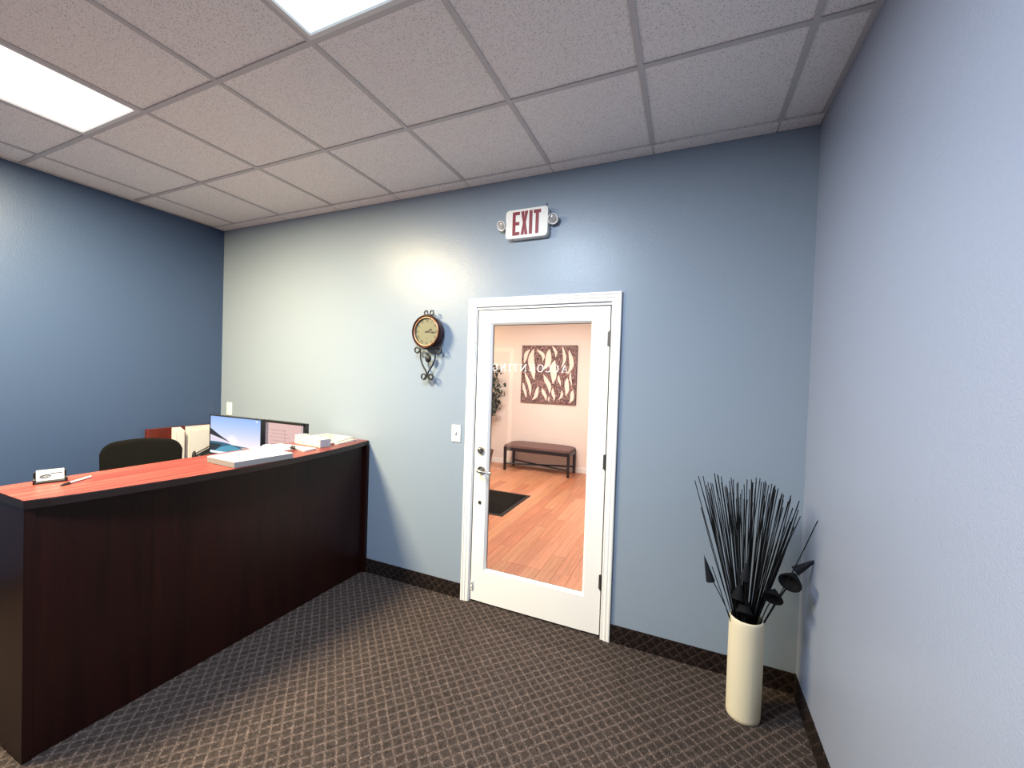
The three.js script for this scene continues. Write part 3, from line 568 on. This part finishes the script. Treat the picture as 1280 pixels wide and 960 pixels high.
{ // office chair
  const t = thing('office_chair', 'black fabric office chair with a rounded back behind the desk', 'chair', [-0.43, -0.012, 0.95], Math.atan2(0.88, 0.48));
  const shell = (w, h, d, y, z, tilt) => {
    const s = new THREE.Shape(), r = Math.min(w, h) * 0.3, x0 = -w / 2, x1 = w / 2, rt = 0.1;
    s.moveTo(x0 + r * 0.7, 0); s.lineTo(x1 - r * 0.7, 0); s.quadraticCurveTo(x1 - 0.01, 0, x1 - 0.01, r * 0.7); s.lineTo(x1, h - rt); s.quadraticCurveTo(x1 - 0.015, h - 0.012, x1 - rt * 1.1, h - 0.008); s.quadraticCurveTo(0, h + 0.012, x0 + rt * 1.1, h - 0.008); s.quadraticCurveTo(x0 + 0.015, h - 0.012, x0, h - rt); s.lineTo(x0 + 0.01, r * 0.7); s.quadraticCurveTo(x0 + 0.01, 0, x0 + r * 0.7, 0);
    const g = new THREE.ExtrudeGeometry(s, { depth: d, bevelEnabled: true, bevelSize: 0.018, bevelThickness: 0.018, bevelSegments: 4, bevelOffset: -0.018, curveSegments: 16 });
    const p = g.attributes.position; for (let i = 0; i < p.count; i++) p.setZ(i, p.getZ(i) + 0.35 * p.getX(i) ** 2);
    g.rotateX(tilt); g.translate(0, y, z); g.computeVertexNormals(); return g;
  };
  part('backrest', shell(0.45, 0.50, 0.045, 0.56, -0.2, -0.10), M.blackFabric, t);
  part('seat', new RoundedBoxGeometry(0.48, 0.08, 0.46, 5, 0.038).translate(0, 0.48, 0.03), M.blackFabric, t);
  part('back_support', tube([V(0, 0.44, -0.05), V(0, 0.44, -0.25), V(0, 0.55, -0.27), V(0, 0.75, -0.26)], 0.018, 24, 8), M.blackPlastic, t);
  part('gas_lift', bar(V(0, 0.09, 0), V(0, 0.45, 0), 0.028, 0.022, 16), M.blackPlastic, t);
  for (let k = 0; k < 5; k++) {
    const a = k * Math.PI * 2 / 5 + 0.3, e = V(Math.cos(a) * 0.28, 0.075, Math.sin(a) * 0.28);
    part('base_arm', bar(V(0, 0.1, 0), e, 0.024, 0.016, 8), M.blackPlastic, t);
    part('castor', new THREE.CylinderGeometry(0.028, 0.028, 0.04, 18).rotateX(Math.PI / 2).rotateY(-a).translate(e.x, 0.029, e.z), M.blackPlastic, t);
  }
}

// ------------------------------------------------------------------ on the walls
function switchPlate(label, x, y, w, h, toggle) {
  const t = thing('light_switch', label, 'switch', [x, y, 0.0]);
  part('plate', rbx(-w / 2, w / 2, -h / 2, h / 2, 0, 0.007, 0.002), M.whitePlastic, t);
  if (toggle) {
    part('slot', bx(-0.0065, 0.0065, -0.014, 0.014, 0.0068, 0.0076), M.greyCard, t);
    part('toggle', rbx(-0.004, 0.004, -0.003, 0.013, 0.007, 0.02, 0.002), M.whitePlastic, t);
  } else part('rocker', rbx(-0.017, 0.017, -0.034, 0.034, 0.006, 0.0105, 0.002), M.whitePlastic, t);
  for (const s of [-1, 1]) part('screw', new THREE.CylinderGeometry(0.003, 0.003, 0.001, 10).rotateX(Math.PI / 2).translate(0, s * h * (toggle ? 0.26 : 0.42), 0.0075), M.steel, t);
}
switchPlate('white toggle light switch left of the glazed door', 1.539, 1.1745, 0.073, 0.12, true);
switchPlate('white wall plate near the corner above the lake monitor', -1.006, 1.195, 0.072, 0.122, false);

{ // emergency exit sign
  const t = thing('exit_sign', 'white EXIT sign with red letters and two lamp heads above the door', 'sign', [2.043, 2.595, 0]);
  const s = new THREE.Shape(), w = 0.1475, h = 0.095, r = 0.03;
  s.moveTo(-w + r, -h); s.lineTo(w - r, -h); s.quadraticCurveTo(w, -h, w, -h + r); s.lineTo(w, h - r); s.quadraticCurveTo(w, h, w - r, h); s.lineTo(-w + r, h); s.quadraticCurveTo(-w, h, -w, h - r); s.lineTo(-w, -h + r); s.quadraticCurveTo(-w, -h, -w + r, -h);
  part('housing', new THREE.ExtrudeGeometry(s, { depth: 0.037, bevelEnabled: true, bevelSize: 0.004, bevelThickness: 0.004, bevelOffset: -0.004, bevelSegments: 3 }).translate(0, 0, 0.004), M.whitePlastic, t);
  const red = std({ color: rgb(0.22, 0.006, 0.018), roughness: 0.4, });
  const yb = -0.074, yt = 0.078, bw = 0.0155, z0 = 0.0448, z1 = 0.0462;
  const poly = (pts) => { const sh = new THREE.Shape(pts.map(([x, y]) => new THREE.Vector2(x, y))); return boxUV(new THREE.ExtrudeGeometry(sh, { depth: z1 - z0, bevelEnabled: false }).translate(0, 0, z0)); };
  const rect = (x0, x1, a, b) => poly([[x0, a], [x1, a], [x1, b], [x0, b]]);
  part('letter', [rect(-0.097, -0.076, yb, yt), rect(-0.076, -0.046, yt - 0.021, yt), rect(-0.076, -0.049, -0.009, 0.012), rect(-0.076, -0.046, yb, yb + 0.021)], red, t);
  const X0 = -0.038, X1 = 0.011, m = (X0 + X1) / 2, st = 0.0215;
  part('letter', poly([[X0, yb], [X0 + st, yb], [m, -0.03], [X1 - st, yb], [X1, yb], [m + 0.0105, 0.002], [X1, yt], [X1 - st, yt], [m, 0.034], [X0 + st, yt], [X0, yt], [m - 0.0105, 0.002]]), red, t);
  part('letter', rect(0.020, 0.042, yb, yt), red, t);
  part('letter', [rect(0.064, 0.086, yb, yt), rect(0.050, 0.064, yt - 0.022, yt), rect(0.086, 0.100, yt - 0.022, yt)], red, t);
  for (const sx of [-1, 1]) {
    const cx = sx * 0.178, cy = sx < 0 ? 0.005 : 0.008;
    const hg = new THREE.LatheGeometry([[0.0, -0.022], [0.018, -0.021], [0.027, -0.012], [0.033, 0.008], [0.034, 0.014], [0.029, 0.014], [0.027, 0.010], [0.012, -0.004], [0, -0.006]].map(([a, b]) => new THREE.Vector2(a, b)), 26).rotateX(Math.PI / 2);
    const turnY = sx * 0.25, head = part('lamp_head', hg.rotateX(0.45).rotateY(turnY).translate(cx, cy, 0.034), M.frameWhite, t);
    part('lamp_lens', new THREE.SphereGeometry(0.027, 20, 8, 0, 6.3, 0, 0.9).rotateX(Math.PI / 2).scale(1, 1, 0.4).translate(0, 0, 0.0).rotateX(0.45).rotateY(turnY).translate(cx + Math.sin(turnY) * 0.002, cy - 0.002, 0.036), std({ color: rgb(0.5, 0.48, 0.46), roughness: 0.15, metalness: 0.3 }), head);
    part('lamp_arm', bar(V(sx * 0.14, -0.012, 0.02), V(sx * 0.168, -0.004, 0.026), 0.011, 0.011, 12), M.frameWhite, t);
  }
  part('test_button', new THREE.CylinderGeometry(0.004, 0.004, 0.004, 12).translate(-0.095, -0.0965, 0.03), M.blackPlastic, t);
}
tag(mesh('nail', new THREE.CylinderGeometry(0.0045, 0.0045, 0.006, 10).rotateX(Math.PI / 2).translate(2.166, 2.716, 0.003), M.gap), 'tiny dark nail in the wall just above the exit sign', 'nail');

{ // wall clock on scrolled iron
  const t = thing('wall_clock', 'round copper rimmed wall clock on black scrolled iron, left of the door', 'clock', [1.309, 1.896, 0]);
  const rim = std({ color: rgb(0.026, 0.007, 0.006), roughness: 0.35, metalness: 0.75 });
  const R = 0.118;
  part('case', new THREE.LatheGeometry([[0, 0.012], [R - 0.012, 0.012], [R - 0.006, 0.02], [R - 0.006, 0.06], [R, 0.066], [R + 0.003, 0.074], [R, 0.082], [R - 0.008, 0.086], [R - 0.012, 0.083], [R - 0.014, 0.076]].map(([a, b]) => new THREE.Vector2(a, b)), 56).rotateX(Math.PI / 2), std({ color: rgb(0.05, 0.012, 0.01), roughness: 0.35, metalness: 0.5 }), t);
  part('rim', new THREE.TorusGeometry(R - 0.004, 0.008, 12, 64).translate(0, 0, 0.08), rim, t).userData.label = 'dark copper rim';
  part('inner_ring', new THREE.TorusGeometry(R - 0.0165, 0.0055, 10, 64).translate(0, 0, 0.079), std({ color: rgb(0.42, 0.24, 0.16), roughness: 0.38, metalness: 0.9 }), t).userData.label = 'pale copper inner ring';
  const face = canvasTex(512, 512, (c, w) => {
    c.fillStyle = '#75735a'; c.fillRect(0, 0, w, w);
    for (let i = 0; i < 2500; i++) { c.fillStyle = `rgba(${70 + rnd() * 70},${66 + rnd() * 62},${40 + rnd() * 40},0.12)`; c.fillRect(rnd() * w, rnd() * w, 3 + rnd() * 6, 3 + rnd() * 6); }
    c.translate(256, 256); c.fillStyle = '#0c0b08';
    const num = ['XII', 'I', 'II', 'III', 'IV', 'V', 'VI', 'VII', 'VIII', 'IX', 'X', 'XI'];
    c.font = 'bold 62px serif'; c.textAlign = 'center'; c.textBaseline = 'middle';
    for (let i = 0; i < 12; i++) { c.save(); c.rotate(i * Math.PI / 6); c.translate(0, -198); c.scale(0.72, 1.1); c.fillText(num[i], 0, 0); c.restore(); }
    c.fillRect(-34, 118, 60, 5);
    c.strokeStyle = 'rgba(70,66,45,0.6)'; c.lineWidth = 2; c.beginPath(); c.arc(0, 0, 238, 0, 6.3); c.stroke();
  });
  const fg = new THREE.CircleGeometry(R - 0.014, 56); fg.translate(0, 0, 0.0705); part('dial', fg, std({ map: face, roughness: 0.6 }), t).userData.label = 'aged greenish dial with roman numerals';
  const hand = (len, w, ang, z) => { const s = new THREE.Shape(); s.moveTo(-w * 0.5, -0.014); s.lineTo(w * 0.5, -0.014); s.lineTo(w * 0.45, len * 0.5); s.quadraticCurveTo(w * 2.2, len * 0.68, 0, len); s.quadraticCurveTo(-w * 2.2, len * 0.68, -w * 0.45, len * 0.5); s.closePath(); return new THREE.ExtrudeGeometry(s, { depth: 0.0008, bevelEnabled: false }).rotateZ(-ang).translate(0, 0, z); };
  part('hour_hand', hand(0.05, 0.005, 1.16, 0.0725), M.iron, t); part('minute_hand', hand(0.074, 0.0042, 1.66, 0.0738), M.iron, t);
  part('hand_pin', new THREE.CylinderGeometry(0.004, 0.004, 0.006, 14).rotateX(Math.PI / 2).translate(0, 0, 0.0735), M.iron, t);
  const zz = 0.05;
  const spiral = (cx, cy, r, a0, turns, dir) => Array.from({ length: 26 }, (_, i) => { const s = i / 25, a = a0 + dir * s * turns * 6.283, q = r * (1 - 0.4 * s); return V(cx + Math.cos(a) * q, cy + Math.sin(a) * q, zz); });
  for (const sx of [-1, 1]) {
    // small loop at the top
    const top = [V(sx * 0.004, 0.108, zz), V(sx * 0.006, 0.118, zz), ...spiral(sx * 0.024, 0.140, 0.0185, sx < 0 ? -0.6 : 3.74, 0.95, sx)];
    part('scroll', tube(top.map((p) => sx < 0 ? p : p), 0.0052, 90, 7), M.iron, t);
    // lyre arm: curl beside the dial, swell, curl at the foot
    const arm = [...spiral(sx * 0.096, -0.128, 0.025, sx < 0 ? 0.5 : 2.64, 0.95, -sx * -1).reverse(), V(sx * 0.067, -0.135, zz), V(sx * 0.064, -0.165, zz), V(sx * 0.060, -0.20, zz), V(sx * 0.042, -0.240, zz), V(sx * 0.018, -0.275, zz), V(sx * 0.005, -0.300, zz), V(sx * 0.006, -0.318, zz), ...spiral(sx * 0.030, -0.322, 0.023, sx < 0 ? -0.3 : 3.44, 1.15, sx)];
    part('scroll', tube(arm, 0.0058, 200, 7), M.iron, t);
  }
  part('crossbar', bar(V(-0.07, -0.122, zz), V(0.07, -0.122, zz), 0.0035, 0.0035, 8), M.iron, t);
  part('wall_peg', bar(V(0, -0.31, zz), V(0, -0.31, 0.0), 0.003, 0.003, 8), M.iron, t);
  part('pendulum', [new THREE.SphereGeometry(0.022, 24, 16).scale(1.15, 1.3, 0.75).translate(0.004, -0.192, zz), bar(V(0.002, -0.12, zz), V(0.004, -0.175, zz), 0.002, 0.002, 8)], M.iron, t);
  part('wall_bracket', bx(-0.03, 0.03, -0.03, 0.03, 0, 0.013), M.iron, t);
}

// ------------------------------------------------------------------ floor vase with black twigs and spiral cones
const VX = 3.345, VZ = 0.268, VH = 0.478;
{
  const t = thing('floor_vase', 'tall plain cream cylinder vase in the right corner', 'vase', [VX, 0, VZ]);
  const pr = [[0, 0.0], [0.066, 0.0], [0.0715, 0.004], [0.0735, 0.02], [0.0745, 0.22], [0.0745, 0.44], [0.0738, 0.468], [0.071, 0.4775], [0.067, 0.4785], [0.0645, 0.475], [0.064, 0.44], [0.064, 0.03], [0, 0.03]].map(([a, b]) => new THREE.Vector2(a, b));
  part('vase_body', new THREE.LatheGeometry(pr, 64), std({ color: rgb(0.67, 0.61, 0.45), roughness: 0.55, bumpMap: stipple, bumpScale: 0.0005 }), t);
}
const twigM = std({ color: rgb(0.004, 0.0045, 0.006), roughness: 0.8, specularIntensity: 0.3 });
{ // three twig shapes, then copies
  const kinds = [0, 1, 2].map((k) => { const b = [0.005, -0.006, 0.010][k]; return tube([V(0, 0, 0), V(b * 0.5, 0.3, 0), V(b, 0.62, b * 0.3), V(b * 0.3, 0.98, b * 1.1)], 0.0021, 14, 5).scale(1, 1 / 0.98, 1); });
  const first = new Map();
  const place = (tx, ty, tz, rx, rz, own) => {
    const k = Math.floor(rr(0, 3)), root = V(VX - 0.008 + rx, 0.40, VZ + rz), tip = V(tx, ty, tz), d = tip.clone().sub(root);
    let o = first.get(k);
    if (!o) { o = mesh('dried_twig', kinds[k], twigM); first.set(k, o); } else { const c = o.clone(); c.name = numbered('dried_twig'); scene.add(c); o = c; }
    if (own) tag(o, own, 'twig'); else tag(o, 'thin straight black twig fanning up out of the cream floor vase', 'twig', 'black twigs in the cream floor vase');
    o.position.copy(root); o.quaternion.setFromUnitVectors(V(0, 1, 0), d.clone().normalize()).multiply(new THREE.Quaternion().setFromAxisAngle(V(0, 1, 0), rr(0, 6.28))); o.scale.set(1, d.length(), 1);
  };
  // the skyline of the tips as the photograph shows it: x, y
  const sky = [[3.095, 1.10], [3.118, 1.135], [3.15, 1.13], [3.184, 1.15], [3.205, 1.145], [3.225, 1.125], [3.265, 1.135], [3.298, 1.155], [3.34, 1.13], [3.37, 1.145], [3.415, 1.155], [3.44, 1.12], [3.487, 1.096], [3.515, 1.08], [3.55, 1.06]];
  const skyline = (x) => { let k = 0; while (k < sky.length - 2 && sky[k + 1][0] < x) k++; const f = Math.max(0, Math.min(1, (x - sky[k][0]) / (sky[k + 1][0] - sky[k][0]))); return sky[k][1] + (sky[k + 1][1] - sky[k][1]) * f; };
  const N = 108;
  for (let i = 0; i < N; i++) {                            // spread like seeds in a flower head, so that no two stems meet
    const r = Math.pow((i + 0.5) / N, 0.46), a = i * 2.39996, px = Math.cos(a) * r, pz = Math.sin(a) * r;
    if (pz > 0.5 && px < 0.4 && px > -0.75) continue;       // room for the cones at the front
    const x = 3.325 + 0.228 * px;
    place(x, skyline(x) - 0.11 * rnd() * rnd() - (i % 7 === 0 ? 0.1 : i % 4 === 0 ? 0.045 : 0) + pz * 0.012, VZ + pz * 0.12, px * 0.036, pz * 0.032);
  }
  place(3.596, 1.005, VZ + 0.075, 0.045, 0.012, 'lone thin black twig reaching furthest right, towards the right wall');
  place(3.568, 0.965, VZ - 0.11, 0.036, -0.03, 'thin black twig just under the lone one reaching furthest right');
  place(3.178, 0.705, VZ + 0.05, -0.045, 0.02, 'short thin black twig beside the left pointed cone');
}
function cone(label, at, dir, len, r, stemRoot, cup) {       // a ridged spiral cone on a stem; dir points to its tip
  const t = thing('cone_flower', label, 'dried flower', at);
  const prof = []; const n = 26;
  for (let i = 0; i <= n; i++) { const s = i / n; prof.push(new THREE.Vector2(Math.max(0.0012, r * (1 - s) ** 0.85 * (1 + 0.07 * Math.sin(i * 2.4))), s * len)); }
  const inner = [[0.0008, 0.3 * len], [r * 0.72, 0.06 * len], [r * 0.9, 0]].map(([a, b]) => new THREE.Vector2(a, b));
  const g = new THREE.LatheGeometry([...inner, ...prof], 28);
  const q = new THREE.Quaternion().setFromUnitVectors(V(0, 1, 0), dir.clone().normalize());
  part('cone', g.applyQuaternion(q), cup ? twigM : std({ color: rgb(0.006, 0.0075, 0.012), roughness: 0.6, specularIntensity: 0.5 }), t);
  const root = V(...stemRoot).sub(V(...at)), end = dir.clone().normalize().multiplyScalar(len * 0.3);
  part('stem', tube([root, root.clone().lerp(end, 0.5).add(V(0, 0.015, 0)), end], 0.0024, 16, 6), twigM, t);
}
cone('black pointed cone standing at the left of the twigs', [3.182, 0.622, 0.29], V(-0.27, 1, 0.0), 0.125, 0.020, [3.30, 0.40, 0.28]);
cone('long black spiral cone pointing right towards the right wall', [3.538, 0.722, 0.225], V(1, 0.80, -0.12), 0.120, 0.022, [3.385, 0.40, 0.28]);
cone('large round black cup at the right, in front of the long cone', [3.500, 0.700, 0.32], V(0.45, 0.35, -0.9), 0.075, 0.046, [3.385, 0.40, 0.285], true);
cone('round black cup at the right, below the large one', [3.436, 0.617, 0.33], V(0.25, 0.55, -0.8), 0.055, 0.041, [3.38, 0.40, 0.285], true);
cone('black cone hanging low in the middle over the vase rim', [3.325, 0.520, 0.335], V(0.1, 0.9, -0.6), 0.09, 0.036, [3.33, 0.40, 0.285], true);
cone('black upright cone half hidden in the middle of the twigs', [3.315, 0.70, 0.375], V(0.1, 1, 0.1), 0.10, 0.020, [3.335, 0.40, 0.31]);
cone('black cone at the left of the twig bases just above the rim', [3.296, 0.575, 0.325], V(0.2, 1, -0.4), 0.085, 0.032, [3.31, 0.40, 0.27], true);

renderer.render(scene, camera);
